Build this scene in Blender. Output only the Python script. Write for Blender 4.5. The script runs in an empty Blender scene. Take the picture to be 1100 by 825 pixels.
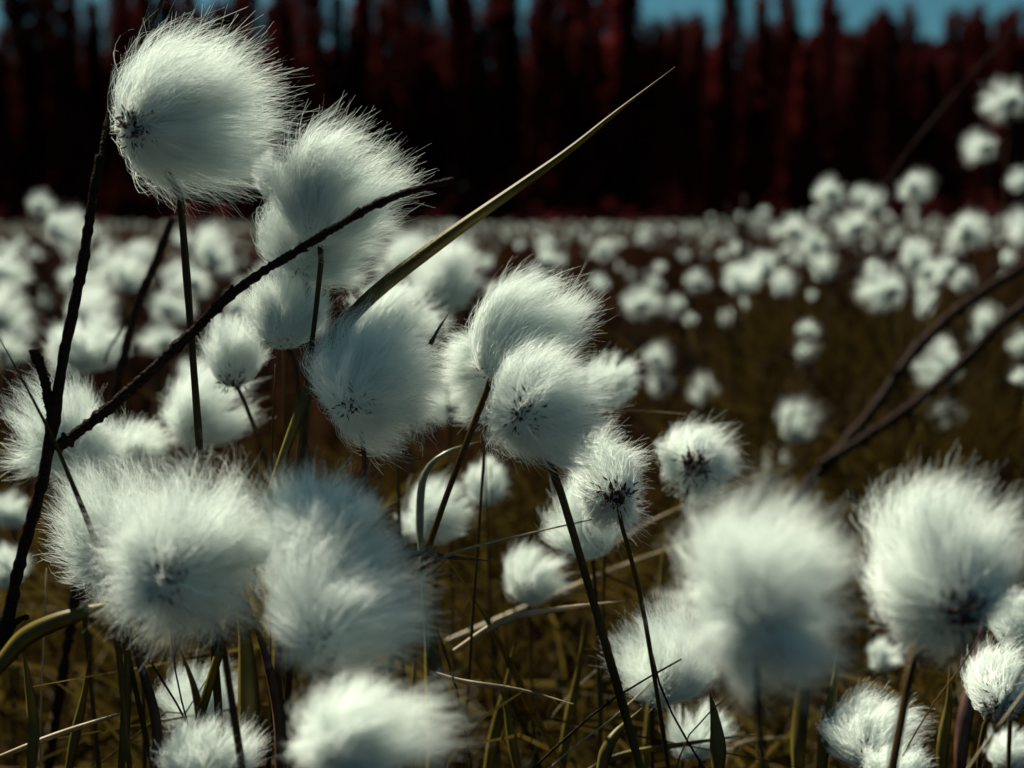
import bpy, math, numpy as np
from mathutils import Vector
sc = bpy.context.scene
COL = sc.collection
RNG = np.random.default_rng(11)

# ------------------------------------------------------------ camera model
F_PX = 1180.0
CAM = np.array([0.0, 0.0, 0.5])
PITCH = math.radians(8.3)
FWD = np.array([0, math.cos(PITCH), -math.sin(PITCH)])
UP = np.array([0, math.sin(PITCH), math.cos(PITCH)])
RIGHT = np.array([1.0, 0, 0])
FOCUS = 0.33

def P(x, y, d):
    """world point seen at photo pixel (x, y) at depth d metres"""
    return CAM + FWD * d + RIGHT * ((x - 550) / F_PX * d) + UP * ((412.5 - y) / F_PX * d)

# ------------------------------------------------------------ materials
def new_mat(name):
    m = bpy.data.materials.new(name); m.use_nodes = True
    nt = m.node_tree; nt.nodes.clear()
    return m, nt, nt.nodes, nt.links

def leafy(name, c1, c2, trans=0.4, scale=40.0, rough=0.5, spec=0.0, stretch=(1, 1, 1), bump=0.0, tcol=None, rnd=0.25):
    """diffuse + translucent surface with procedural colour variation"""
    m, nt, N, L = new_mat(name)
    tc = N.new('ShaderNodeTexCoord'); mp = N.new('ShaderNodeMapping'); mp.inputs['Scale'].default_value = stretch
    nz = N.new('ShaderNodeTexNoise'); nz.inputs['Scale'].default_value = scale; nz.inputs['Detail'].default_value = 4
    L.new(tc.outputs['Object'], mp.inputs[0]); L.new(mp.outputs[0], nz.inputs['Vector'])
    rp = N.new('ShaderNodeValToRGB'); rp.color_ramp.elements[0].position = .32; rp.color_ramp.elements[1].position = .68
    rp.color_ramp.elements[0].color = (*c1, 1); rp.color_ramp.elements[1].color = (*c2, 1)
    L.new(nz.outputs[0], rp.inputs[0])
    geo = N.new('ShaderNodeNewGeometry')
    mr = N.new('ShaderNodeMapRange'); mr.inputs['To Min'].default_value = 1 - rnd; mr.inputs['To Max'].default_value = 1 + rnd
    L.new(geo.outputs['Random Per Island'], mr.inputs['Value'])
    hs = N.new('ShaderNodeHueSaturation'); L.new(rp.outputs[0], hs.inputs['Color']); L.new(mr.outputs[0], hs.inputs['Value'])
    d = N.new('ShaderNodeBsdfDiffuse'); t = N.new('ShaderNodeBsdfTranslucent'); mx = N.new('ShaderNodeMixShader')
    mx.inputs[0].default_value = trans
    L.new(hs.outputs[0], d.inputs[0])
    if tcol: t.inputs[0].default_value = (*tcol, 1)
    else: L.new(hs.outputs[0], t.inputs[0])
    L.new(d.outputs[0], mx.inputs[1]); L.new(t.outputs[0], mx.inputs[2])
    out = N.new('ShaderNodeOutputMaterial'); last = mx
    if spec > 0:
        g = N.new('ShaderNodeBsdfGlossy'); g.inputs['Roughness'].default_value = rough
        m2 = N.new('ShaderNodeMixShader'); m2.inputs[0].default_value = spec
        L.new(mx.outputs[0], m2.inputs[1]); L.new(g.outputs[0], m2.inputs[2]); last = m2
        gl = g
    L.new(last.outputs[0], out.inputs[0])
    if bump:
        b = N.new('ShaderNodeBump'); b.inputs['Strength'].default_value = bump; b.inputs['Distance'].default_value = .0006
        L.new(nz.outputs[0], b.inputs['Height']); L.new(b.outputs[0], d.inputs['Normal'])
        if spec > 0: L.new(b.outputs[0], gl.inputs['Normal'])
    return m

M_WOOL = leafy('cotton wool', (.77, .82, .80), (.87, .905, .88), trans=.36, scale=120, rnd=.10)
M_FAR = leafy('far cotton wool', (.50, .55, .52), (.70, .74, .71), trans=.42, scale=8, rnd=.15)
M_STEM = leafy('stem', (.022, .011, .004), (.060, .036, .011), trans=.0, scale=90, spec=.012, stretch=(1, 1, .15), bump=.4)
M_BRACT = leafy('bract', (.020, .008, .006), (.075, .036, .020), trans=.15, scale=300, spec=.02)
M_TWIG = leafy('twig bark', (.006, .003, .0022), (.024, .0125, .009), trans=0, scale=1400, spec=.006, bump=1.0)
M_OLIVE = leafy('green sedge leaf', (.085, .062, .010), (.17, .13, .028), trans=.5, scale=60, spec=.02, rough=.4, stretch=(1, 1, 1), bump=.3)
M_GREY = leafy('grey green leaf', (.10, .12, .085), (.17, .19, .13), trans=.35, scale=60, spec=.06, rough=.35)
M_STRAW = leafy('straw', (.16, .12, .07), (.34, .27, .17), trans=.3, scale=120, spec=.04)
M_RED = leafy('reddish dry leaf', (.045, .016, .012), (.10, .050, .035), trans=.3, scale=120, spec=.03)
M_GRASS = leafy('olive grass', (.008, .004, .001), (.062, .041, .009), trans=.45, scale=9, rnd=.5)
M_SEDGE = leafy('dull sedge', (.026, .017, .004), (.105, .074, .016), trans=.45, scale=14, rnd=.6)
M_DRY = leafy('reddish dry sedge', (.016, .0050, .0028), (.056, .021, .0100), trans=.35, scale=5, rnd=.5)
M_NEEDLE = leafy('spruce needles', (.070, .0085, .0100), (.110, .0140, .0155), trans=.45, scale=.8, rnd=.4)
M_BRUSH = leafy('forest twigs', (.027, .0048, .0048), (.052, .0095, .0088), trans=.45, scale=.8, rnd=.4)
M_UNDER = leafy('undergrowth', (.026, .0040, .0048), (.045, .0070, .0075), trans=.3, scale=.6, rnd=.4)
M_WOOD = leafy('far wood', (.095, .0115, .014), (.150, .020, .022), trans=.4, scale=.5, rnd=.4)
M_TRUNK = leafy('forest trunk bark', (.07, .012, .011), (.13, .024, .021), trans=0, scale=3, rnd=.2)
M_GROUND = leafy('peat ground', (.008, .003, .002), (.020, .008, .005), trans=0, scale=6, rnd=0)

# ------------------------------------------------------------ mesh helpers
def mesh_np(name, verts, faces, mat, smooth=False):
    verts = np.asarray(verts, dtype=np.float32); faces = np.asarray(faces, dtype=np.int32)
    k = faces.shape[1]; nf = len(faces)
    me = bpy.data.meshes.new(name)
    me.vertices.add(len(verts)); me.vertices.foreach_set('co', verts.ravel())
    me.loops.add(nf * k); me.polygons.add(nf)
    me.polygons.foreach_set('loop_start', np.arange(0, nf * k, k, dtype=np.int32))
    me.loops.foreach_set('vertex_index', faces.ravel())
    if smooth: me.polygons.foreach_set('use_smooth', np.ones(nf, dtype=bool))
    me.update(calc_edges=True); me.materials.append(mat)
    return me

def obj(name, me, parent=None, loc=None):
    o = bpy.data.objects.new(name, me); COL.objects.link(o)
    if parent is not None: o.parent = parent
    if loc is not None: o.location = Vector([float(v) for v in loc])
    return o

def empty(name, loc):
    o = bpy.data.objects.new(name, None); COL.objects.link(o)
    o.empty_display_size = .01; o.location = Vector([float(v) for v in loc]); return o

def tag(o, label=None, cat=None, group=None, kind=None):
    if label: o['label'] = label
    if cat: o['category'] = cat
    if group: o['group'] = group
    if kind: o['kind'] = kind
    return o

def norm(v): return v / np.maximum(np.linalg.norm(v, axis=-1, keepdims=True), 1e-9)

def smooth_path(pts, n):
    """Catmull-Rom through the points"""
    pts = np.asarray(pts, float)
    if len(pts) < 3:
        t = np.linspace(0, 1, n)[:, None]; return pts[0] * (1 - t) + pts[-1] * t
    q = np.vstack([2 * pts[0] - pts[1], pts, 2 * pts[-1] - pts[-2]])
    L = np.concatenate([[0], np.cumsum(np.linalg.norm(np.diff(pts, axis=0), axis=1))])
    out = []
    for s in np.linspace(0, L[-1], n):
        i = min(max(int(np.searchsorted(L, s, side='right') - 1), 0), len(pts) - 2)
        t = (s - L[i]) / max(L[i + 1] - L[i], 1e-9)
        a, b, c, d = q[i], q[i + 1], q[i + 2], q[i + 3]
        out.append(.5 * (2 * b + (c - a) * t + (2 * a - 5 * b + 4 * c - d) * t * t + (3 * b - a - 3 * c + d) * t ** 3))
    return np.array(out)

def tube(path, rad, sides=8, rough=0.0, rng=None, off=0):
    """verts + quads of a tapered tube"""
    path = np.asarray(path, float); n = len(path); rad = np.broadcast_to(rad, (n,)).astype(float)
    tan = norm(np.gradient(path, axis=0))
    ref = np.array([0.31, .93, .17]); a = norm(np.cross(tan, ref)); b = np.cross(tan, a)
    th = np.linspace(0, 2 * math.pi, sides, endpoint=False)
    rr = np.ones((n, sides))
    if rough and rng is not None:
        rr += rough * rng.standard_normal((n, sides)) * .6 + rough * rng.standard_normal((n, 1))
        rr = np.clip(rr, .55, 1.7)
    ring = (np.cos(th)[None, :, None] * a[:, None, :] + np.sin(th)[None, :, None] * b[:, None, :]) * (rad[:, None] * rr)[:, :, None]
    v = (path[:, None, :] + ring).reshape(-1, 3)
    i = np.arange(n - 1)[:, None] * sides; j = np.arange(sides)[None, :]; j2 = (j + 1) % sides
    f = np.stack([i + j, i + j2, i + sides + j2, i + sides + j], -1).reshape(-1, 4)
    # close the ends with collapsed quads to a point
    e0 = len(v); v = np.vstack([v, path[0], path[-1]])
    c0 = np.array([[e0, (k + 1) % sides, k, k] for k in range(0, sides)])
    k = np.arange(0, sides, 2)
    c0 = np.stack([np.full(len(k), e0), (k + 2) % sides, (k + 1) % sides, k], -1)
    base = (n - 1) * sides
    c1 = np.stack([np.full(len(k), e0 + 1), base + k, base + (k + 1) % sides, base + (k + 2) % sides], -1)
    return v, np.vstack([f, c0, c1]) + off

def join(parts):
    V, Fc, o = [], [], 0
    for v, f in parts:
        V.append(v); Fc.append(f + o); o += len(v)
    return np.vstack(V), np.vstack(Fc)

def ribbons(paths, widths, ref):
    """paths (N,S,3), widths (N,S), ref (N,3) -> ribbon strips"""
    N, S, _ = paths.shape
    tan = norm(np.gradient(paths, axis=1))
    side = norm(np.cross(tan, ref[:, None, :])) * (widths / 2)[..., None]
    v = np.stack([paths - side, paths + side], 2).reshape(-1, 3)
    b = (np.arange(N) * S * 2)[:, None]; s = (np.arange(S - 1) * 2)[None, :]
    k = b + s
    f = np.stack([k, k + 1, k + 3, k + 2], -1).reshape(-1, 4)
    return v, f

def bez(P0, P1, P2, P3, S):
    t = np.linspace(0, 1, S)[None, :, None]
    return ((1 - t) ** 3) * P0[:, None] + 3 * t * (1 - t) ** 2 * P1[:, None] + 3 * t * t * (1 - t) * P2[:, None] + t ** 3 * P3[:, None], t

def wool(rng, H, C, R, wind, N, w, S=9, comb=1.0, shag=.07, clump=.5, open_hub=.5, hubr=.0035, lobe=.085):
    """silky hairs that leave the seed head H and fill an ellipsoid (C, R), combed down wind"""
    H = np.asarray(H, float); C = np.asarray(C, float); R = np.asarray(R, float); wind = norm(np.asarray(wind, float))
    hd = (H - C) / R; hl = np.linalg.norm(hd); hdn = hd / max(hl, 1e-6)
    ph = rng.uniform(0, 6.28, (6,)); fr = rng.normal(0, 2.6, (6, 3))
    def lump(s): return 1 + shag * np.sin(s @ fr.T + ph).sum(-1) * .55
    def sdir(n):
        s = norm(rng.standard_normal((n, 3)))
        if hl > .35:
            bad = (s @ hdn > .80) & (rng.random(n) < open_hub)
            s[bad] = norm(rng.standard_normal((bad.sum(), 3)) - hdn * .6)
        return s
    G = max(N // 32, 20)
    sg = sdir(G); rg = 1.01 - .46 * rng.random(G) ** 1.6
    gi = rng.integers(0, G, N)
    s = norm(sg[gi] + .085 * rng.standard_normal((N, 3)))
    free = rng.random(N) < .20; s[free] = sdir(free.sum())
    rr = 1.0 - .38 * rng.random(N) ** 1.2
    fly = rng.random(N) < .03; rr[fly] *= 1 + .14 * rng.random(fly.sum())
    K = 9
    lb = norm(rng.standard_normal((K, 3))); ls = 1 + rng.normal(0, 1.0, K) * lobe; lw = rng.normal(0, .34, (K, 3))
    def tolobe(s):
        li = np.argmax(s @ lb.T, 1); return norm(s + .22 * lb[li]), li
    s, li = tolobe(s); sg, lg = tolobe(sg)
    def target(s, r):
        lee = np.maximum(0, s @ wind)
        r = r * ls[np.argmax(s @ lb.T, 1)]
        return C + R * s * (r * lump(s) * (1 + .05 * lee))[:, None]
    T = target(s, rr); TG = target(sg, rg)
    cf = np.where(free, 0, clump * (.35 + .75 * rng.random(N)))[:, None]
    T = T * (1 - cf) + TG[gi] * cf
    L = np.linalg.norm(T - H, axis=1, keepdims=True); Ld = (T - H) / np.maximum(L, 1e-6)
    root = norm(rng.standard_normal((N, 3)) + Ld * .6) * hubr
    d1 = norm(.65 * Ld + .55 * s - .38 * comb * wind + .22 * rng.standard_normal((N, 3)))
    gn = rng.standard_normal((G, 3))[gi] * .22
    wl = norm(wind + lw[li]); d2 = norm(.50 * s + 1.0 * comb * wl + gn + .20 * rng.standard_normal((N, 3)))
    P0 = H + root; gj = rng.standard_normal((G, 3))[gi] * .13
    P1 = H + root + norm(d1 + gj) * L * .45; P2 = T - d2 * L * .36
    pth, t = bez(P0, P1, P2, T, S)
    a1 = norm(rng.standard_normal((N, 3))); p1 = rng.uniform(0, 6.28, (N, 1, 1)); q1 = rng.uniform(3, 8, (N, 1, 1))
    pth = pth + a1[:, None] * (np.sin(q1 * t + p1) * .034 * t) * L[:, None]
    pth = pth + (norm(rng.standard_normal((N, 3))) * np.minimum(np.abs(rng.normal(0, .15, (N, 1))), .26))[:, None] * (t ** 3) * L[:, None]
    a2 = norm(rng.standard_normal((N, 3))); p2 = rng.uniform(0, 6.28, (N, 1, 1)); q2 = rng.uniform(9, 17, (N, 1, 1))
    pth = pth + a2[:, None] * (np.sin(q2 * t + p2) * .014 * t) * L[:, None]
    ga = norm(rng.standard_normal((G, 3)))[gi] * .045 * (~free)[:, None]; gp = rng.uniform(0, 6.28, G)[gi][:, None, None]; gq = rng.uniform(4, 9, G)[gi][:, None, None]
    pth = pth + ga[:, None] * np.sin(gq * t + gp) * t * L[:, None]
    wd = w * (.7 + .6 * rng.random((N, 1))) * (1 - .72 * t[..., 0] ** 1.6)
    return ribbons(pth, wd, norm(rng.standard_normal((N, 3))))

def bracts(rng, H, axis, n=16, size=.006, spread=.0045):
    """dark spikelet: an ovoid heart closely wrapped in papery scales, and brown seed slivers caught in the wool"""
    axis = norm(np.asarray(axis, float)); parts = []; R = size * .50
    pth = np.array([H - axis * R + axis * 2 * R * t for t in np.linspace(0, 1, 7)])
    parts.append(tube(pth, R * .8 * np.sin(np.linspace(.35, 2.9, 7)) ** .7, 8))
    for k in range(int(n * 1.6)):
        d = norm(rng.standard_normal(3)); o = H + d * R * .8 - axis * R * .3
        tip = norm(d * .3 + axis * .9 + rng.standard_normal(3) * .25)
        l = size * rng.uniform(.22, .5); wdt = size * rng.uniform(.07, .13)
        p = np.array([o + tip * l * t + d * .15 * l * t * t for t in (0, .35, .7, 1)])
        parts.append(tube(p, np.array([.5, 1, .6, .05]) * wdt, 4))
    for k in range(int(n * 2.4)):
        d = norm(rng.standard_normal(3)); o = H + d * size * rng.uniform(.35, .85)
        tip = norm(d + rng.standard_normal(3) * .5); l = size * rng.uniform(.14, .34); wdt = size * rng.uniform(.02, .05)
        p = np.array([o + tip * l * t for t in (0, .4, 1)])
        parts.append(tube(p, np.array([.5, 1, .2]) * wdt, 4))
    return join(parts)

def to_ground(pts):
    """extend a hanging polyline down to the ground, turning slowly upright"""
    pts = [np.asarray(p, float) for p in pts]
    d = norm(pts[-1] - pts[-2]); 
    if d[2] > -.35: d = norm(np.array([d[0], d[1], -.5]))
    p = pts[-1].copy()
    for _ in range(60):
        if p[2] <= 0: break
        d = norm(d + np.array([0, 0, -.10])); p = p + d * .05
        pts.append(p.copy())
    a, b = pts[-2], pts[-1]
    if b[2] < 0: t = a[2] / (a[2] - b[2]); pts[-1] = a + (b - a) * t
    return pts

# ------------------------------------------------------------ foreground cottongrass
def head(cx, cy, rx, ry, d, hx, hy, hk, stem, wind, N, label, w=.00012, group='cottongrass heads nearest the lens',
         rs=.0008, comb=1.0, shag=.07, oh=.5, nb=16, seed=None, rz=None, clump=.74, bs=.006, lobe=.065, sf=.95):
    s = seed if seed is not None else int(cx * 7 + cy * 13) % 99991
    rng = np.random.default_rng(s)
    C = P(cx, cy, d); R = np.array([rx, (rx + ry) / 2 * .95 if rz is None else rz, ry]) / F_PX * d * .99
    H = P(hx, hy, d) ; H = H - FWD * hk * R[1]
    dd = d - hk * R[1]
    pts = [H] + [P(x, y, dd + (d - dd) * min(1, sf * (i + 1)) + .002 * (i + 1)) for i, (x, y) in enumerate(stem)]
    pts = to_ground(pts); base = pts[-1]
    t = empty('cottongrass', base); tag(t, label, 'cottongrass', group)
    v, f = wool(rng, H - base, C - base, R, wind, N, w * d / .33, comb=comb, shag=shag, open_hub=oh, clump=clump, lobe=lobe)
    obj('cotton_tuft', mesh_np('cotton_tuft', v, f, M_WOOL), t)
    pp = smooth_path(pts, 40) - base
    v, f = tube(pp, rs * np.linspace(.9, 1.25, 40), 8, .05, rng)
    obj('stem', mesh_np('stem', v, f, M_STEM, True), t)
    ax = norm(pts[0] - pts[1])
    v, f = bracts(rng, H - base, norm(ax + np.array(wind) * .4), n=nb, size=bs, spread=bs * .75)
    obj('bract', mesh_np('bract', v, f, M_BRACT, True), t)
    return t

W1 = (1, .1, .35); W2 = (1, .15, .1); W3 = (.6, .3, .7); W0 = (.5, .4, .3)
B = 'cottongrass tufts standing just behind the front row'
HEADS = [
 # cx, cy, rx, ry, d, hubx, huby, hubfront, stem waypoints, wind, N, label, extras
 (220,124,94,104,.33,172,150,.70,[(190,205),(196,240),(215,490)],(1,.1,.04),9500,'largest silky white cotton tuft, blown to the right, upper left against the dark forest',dict(rs=.0012,comb=.85,oh=.8,nb=44,bs=.0085,shag=.035,lobe=.04)),
 (372,195,68,62,.331,345,250,.2,[(346,266),(338,345),(322,480)],(1,.1,.35),7000,'fluffy tuft just right of the largest one, dark twig crossing its lower half',dict(rs=.0009,comb=1.1,clump=.75)),
 (352,250,82,66,.347,328,284,.25,[(329,300),(333,400),(326,490)],(1,.1,.1),6500,'drooping tuft directly below and behind the twig-crossed tuft',dict(rs=.0012,oh=.3)),
 (292,186,20,24,.40,300,205,0,[(303,300),(306,480)],W1,2000,'sliver of a tuft peeping out between the largest tuft and its right neighbour',dict(rs=.0006)),
 (307,325,50,45,.345,306,362,.35,[(316,385),(330,490)],(.3,.1,1),5500,'dark-bottomed upright tuft under the long twig, beside the paired stems',dict(rs=.001,comb=.5,nb=24)),
 (248,370,38,38,.39,252,404,.3,[(262,430),(285,492)],(.2,.1,1),3500,'cup-shaped tuft with a dark brown underside on a slanting stem below the twig',dict(rs=.0008,comb=.5,nb=30,bs=.0075,group=B)),
 (412,406,68,82,.335,388,430,.72,[(392,500),(398,700)],(1,.15,.15),8500,'big tousled tuft in the centre left, right of the long leaf blade',dict(comb=.95,shag=.09,oh=.8,nb=44,bs=.007,clump=.7)),
 (430,335,50,38,.42,420,370,0,[(425,420),(430,600)],W1,3000,'soft tuft peeping over the top of the big tousled tuft',dict(group=B)),
 (480,290,41,44,.56,470,330,-.2,[(480,400),(485,600)],(.3,0,.4),3200,'smooth egg-shaped blurred tuft behind the long leaf blade',dict(group=B,comb=.3,shag=.02,w=.00014)),
 (575,340,64,47,.338,531,394,.45,[(526,412),(490,505),(455,603)],(1,.1,.28),6500,'wind-swept tuft with a pointed crest, leaning right above the central pair',dict(rs=.0011,comb=1.2,rz=46)),
 (500,400,34,58,.37,530,395,.1,[(524,440),(515,560)],(-.5,.1,.1),4200,'tuft hanging left of the central stem, behind the wind-swept one',dict(group=B,rs=.0006)),
 (589,436,67,74,.314,564,440,.75,[(588,492),(612,560),(688,825)],(1,.1,.1),8500,'shaggy tuft with a speckled dark heart, lower one of the central pair',dict(rs=.0013,shag=.08,nb=44,bs=.0075,oh=.8,clump=.7)),
 (660,408,32,33,.43,655,430,0,[(652,470),(650,560)],W1,2600,'blurred half-hidden tuft just right of the shaggy speckled tuft',dict(group=B)),
 (660,522,44,65,.352,656,526,1.02,[(668,565),(690,650),(718,825)],(1,.1,-.2),4500,'tangled curly tuft with a bare dark centre on a thin stem',dict(rs=.0008,shag=.12,nb=26,bs=.0080,clump=.85,oh=1,sf=.02)),
 (632,552,44,48,.41,635,590,.1,[(640,640),(645,800)],W1,2600,'pale blurred tuft half hidden behind the tangled curly tuft',dict(group=B)),
 (754,494,41,51,.43,740,497,1.02,[(738,530),(735,600),(733,800)],(1,.1,.1),3800,'round blurred tuft with a dark brown heart, alone right of the tangled one',dict(group=B,nb=30,bs=.0092,oh=1,sf=.02,rs=.0008)),
 (572,617,36,39,.47,568,640,0,[(570,700),(574,820)],W1,2600,'blurred tuft low in the middle behind crossing grass stalks',dict(group=B)),
 (470,548,39,42,.48,465,570,0,[(468,640),(470,800)],W1,2600,'blurred tuft behind the stem of the wind-swept tuft, beside the arching leaf',dict(group=B)),
 (524,515,29,26,.52,522,535,.2,[(524,600),(530,720)],W1,2000,'small blurred tuft below the central pair, with upright stalks before it',dict(group=B)),
 (200,592,103,102,.275,203,603,.72,[(232,670),(250,760),(262,840)],(-.25,.1,-.1),9500,'huge fluffy tuft at lower left with brown specks in its middle',dict(rs=.0010,comb=.5,shag=.08,nb=34,bs=.008,oh=.5,lobe=.12,clump=.8)),
 (345,560,92,70,.270,350,580,.2,[(300,690),(310,800)],(.3,.1,.5),8000,'upper half of the big double tuft right of the huge fluffy one',dict(comb=.6,lobe=.12,clump=.8)),
 (376,642,102,90,.262,360,668,.75,[(368,730),(375,830)],(.9,.1,-.1),9500,'lower, wider half of the big double tuft, bushy to the right',dict(comb=.9,shag=.10,nb=30,oh=.4,lobe=.12,clump=.85)),
 (384,786,88,58,.225,370,800,.3,[(374,850),(376,900)],(1,.1,.15),7500,'blurred bluish-white tuft cut off by the bottom edge left of centre',dict(comb=1.5,shag=.12,clump=.9,lobe=.14)),
 (112,562,62,78,.335,120,590,.4,[(125,650),(150,760)],(-.3,.1,.3),6500,'tuft wedged between the dark twig and the huge fluffy tuft',dict(shag=.09)),
 (66,462,62,62,.37,72,480,.3,[(80,560),(100,760)],(-.3,.1,.4),6000,'wide ragged tuft behind the fork of the dark twig',dict(group=B,shag=.1)),
 (146,474,48,30,.42,150,490,0,[(152,560),(155,800)],W0,3200,'low rounded tuft between the fork of the twig and the tall stem',dict(group=B)),
 (90,368,48,37,.52,92,390,0,[(94,470),(98,700)],(.2,.1,.6),3200,'smooth blurred dome of wool behind the left twig',dict(group=B,comb=.4,shag=.03)),
 (226,436,56,50,.44,216,455,.4,[(205,470),(195,600)],W1,4200,'blurred tuft behind the tall stem of the largest tuft',dict(group=B)),
 (228,806,66,34,.285,225,830,0,[(226,870),(228,900)],(.5,.1,.6),4500,'crisp tuft rising from the bottom edge at lower left',dict(clump=.8)),
 (222,750,48,38,.40,220,770,0,[(222,830),(225,900)],W0,3500,'smooth pale tuft behind thin stalks just above the crisp bottom tuft',dict(group=B)),
 (12,545,22,22,.6,14,560,0,[(16,620),(18,760)],W0,1500,'small pale tuft at the left edge beside the lower twig',dict(group=B)),
 (8,605,26,26,.55,10,625,0,[(12,700),(14,800)],W0,1500,'pale tuft cut by the left edge under another one',dict(group=B)),
 (826,636,108,120,.212,800,650,.35,[(815,760),(822,860)],(.5,.1,-.3),9500,'huge blurred tuft at lower right, closest to the lens',dict(comb=.8,shag=.12,nb=16,clump=.95,lobe=.10,seed=41)),
 (1018,596,84,100,.25,1000,632,.85,[(986,690),(972,760),(955,850)],(1,.1,.4),9500,'big round tuft near the right edge with dark clefts low in its middle',dict(comb=.9,shag=.09,nb=34,bs=.009,rs=.0009,oh=.8,clump=.9,lobe=.07,seed=52)),
 (710,706,60,66,.375,700,740,.1,[(700,800),(702,860)],(-.2,.1,.3),5500,'crisp-edged tuft behind the huge blurred one, crossed by the thin stem',dict(shag=.11,clump=.8)),
 (752,782,42,34,.42,750,800,.3,[(752,850),(754,900)],W0,2200,'dim tuft low down behind crossing stalks right of centre',dict(group=B)),
 (1074,730,38,40,.36,1058,746,.8,[(1054,790),(1050,860)],(1,.1,.2),4200,'tuft with a black-brown heart at the right edge under the big round one',dict(nb=34,bs=.007,oh=.9,sf=.02,group=B)),
 (940,782,58,40,.38,920,800,.8,[(918,840),(916,900)],(1,.1,.2),4500,'wide flat tuft low at right with a dark heart and stalks before it',dict(nb=34,bs=.007,oh=.8,sf=.02,group=B)),
 (962,818,38,20,.30,960,835,0,[(960,870),(960,900)],W0,3000,'crisp little tuft at the bottom edge behind a dark stalk, lower right',dict()),
 (1082,802,28,26,.42,1078,812,.4,[(1078,850),(1078,900)],W0,1800,'tuft in the bottom right corner',dict(group=B)),
 (1090,660,30,34,.38,1088,680,.3,[(1086,740),(1084,800)],W0,2500,'dim tuft at the right edge tucked behind the big round one',dict(group=B)),
 (951,703,24,20,.55,950,712,0,[(950,760),(950,820)],W0,1200,'small faint tuft between the two big blurred tufts at right',dict(group=B)),
]
for h in HEADS:
    head(*h[:12], **h[12])

# ------------------------------------------------------------ mid-distance cottongrass (blurred rings)
def proto_tuft(seed, N, w, far=False, up=False):
    rng = np.random.default_rng(seed)
    R = np.array([1, .9, 1.0]) * rng.uniform(.94, 1.06, 3)
    C = np.array([rng.uniform(-.05, .12), .62, .12]) if not up else np.array([.1, .1, .8])
    v, f = wool(rng, (0, 0, 0), C, R, (.6, .2, .3), N, w, S=6, comb=.5, shag=.05, open_hub=.95, hubr=.15, lobe=.03, clump=.35)
    return v, f, C
MID = []
for k in range(7):
    v, f, C = proto_tuft(100 + k, 1500, .0075, up=(k % 3 == 2))
    rng = np.random.default_rng(300 + k)
    bv, bf = bracts(rng, np.zeros(3), (0, .3, 1), n=20, size=.30, spread=.22)
    MID.append((mesh_np('cotton_tuft', v, f, M_WOOL), mesh_np('bract', bv, bf, M_BRACT, True), C))

def mid_head(cx, cy, r, k, label, group, size=.0215, sx=1.0, rot=0.0):
    rng = np.random.default_rng(int(cx * 3 + cy * 17))
    d = F_PX * size / r
    me, bm, C = MID[k]
    c3 = P(cx, cy, d); H = c3 - C * size
    base = np.array([H[0] + rng.normal(0, .04), H[1] + rng.normal(0, .02), 0.0])
    t = empty('cottongrass', base); tag(t, label, 'cottongrass', group)
    o = obj('cotton_tuft', me, t, H - base); o.scale = (size * sx, size, size); o.rotation_euler = (0, 0, rot)
    o = obj('bract', bm, t, H - base); o.scale = (size,) * 3
    pts = [H, H * .6 + base * .4 + np.array([rng.normal(0, .008), 0, 0]), base]
    v, f = tube(smooth_path(pts, 14) - base, .0008, 6)
    obj('stem', mesh_np('stem', v, f, M_STEM, True), t)

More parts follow.
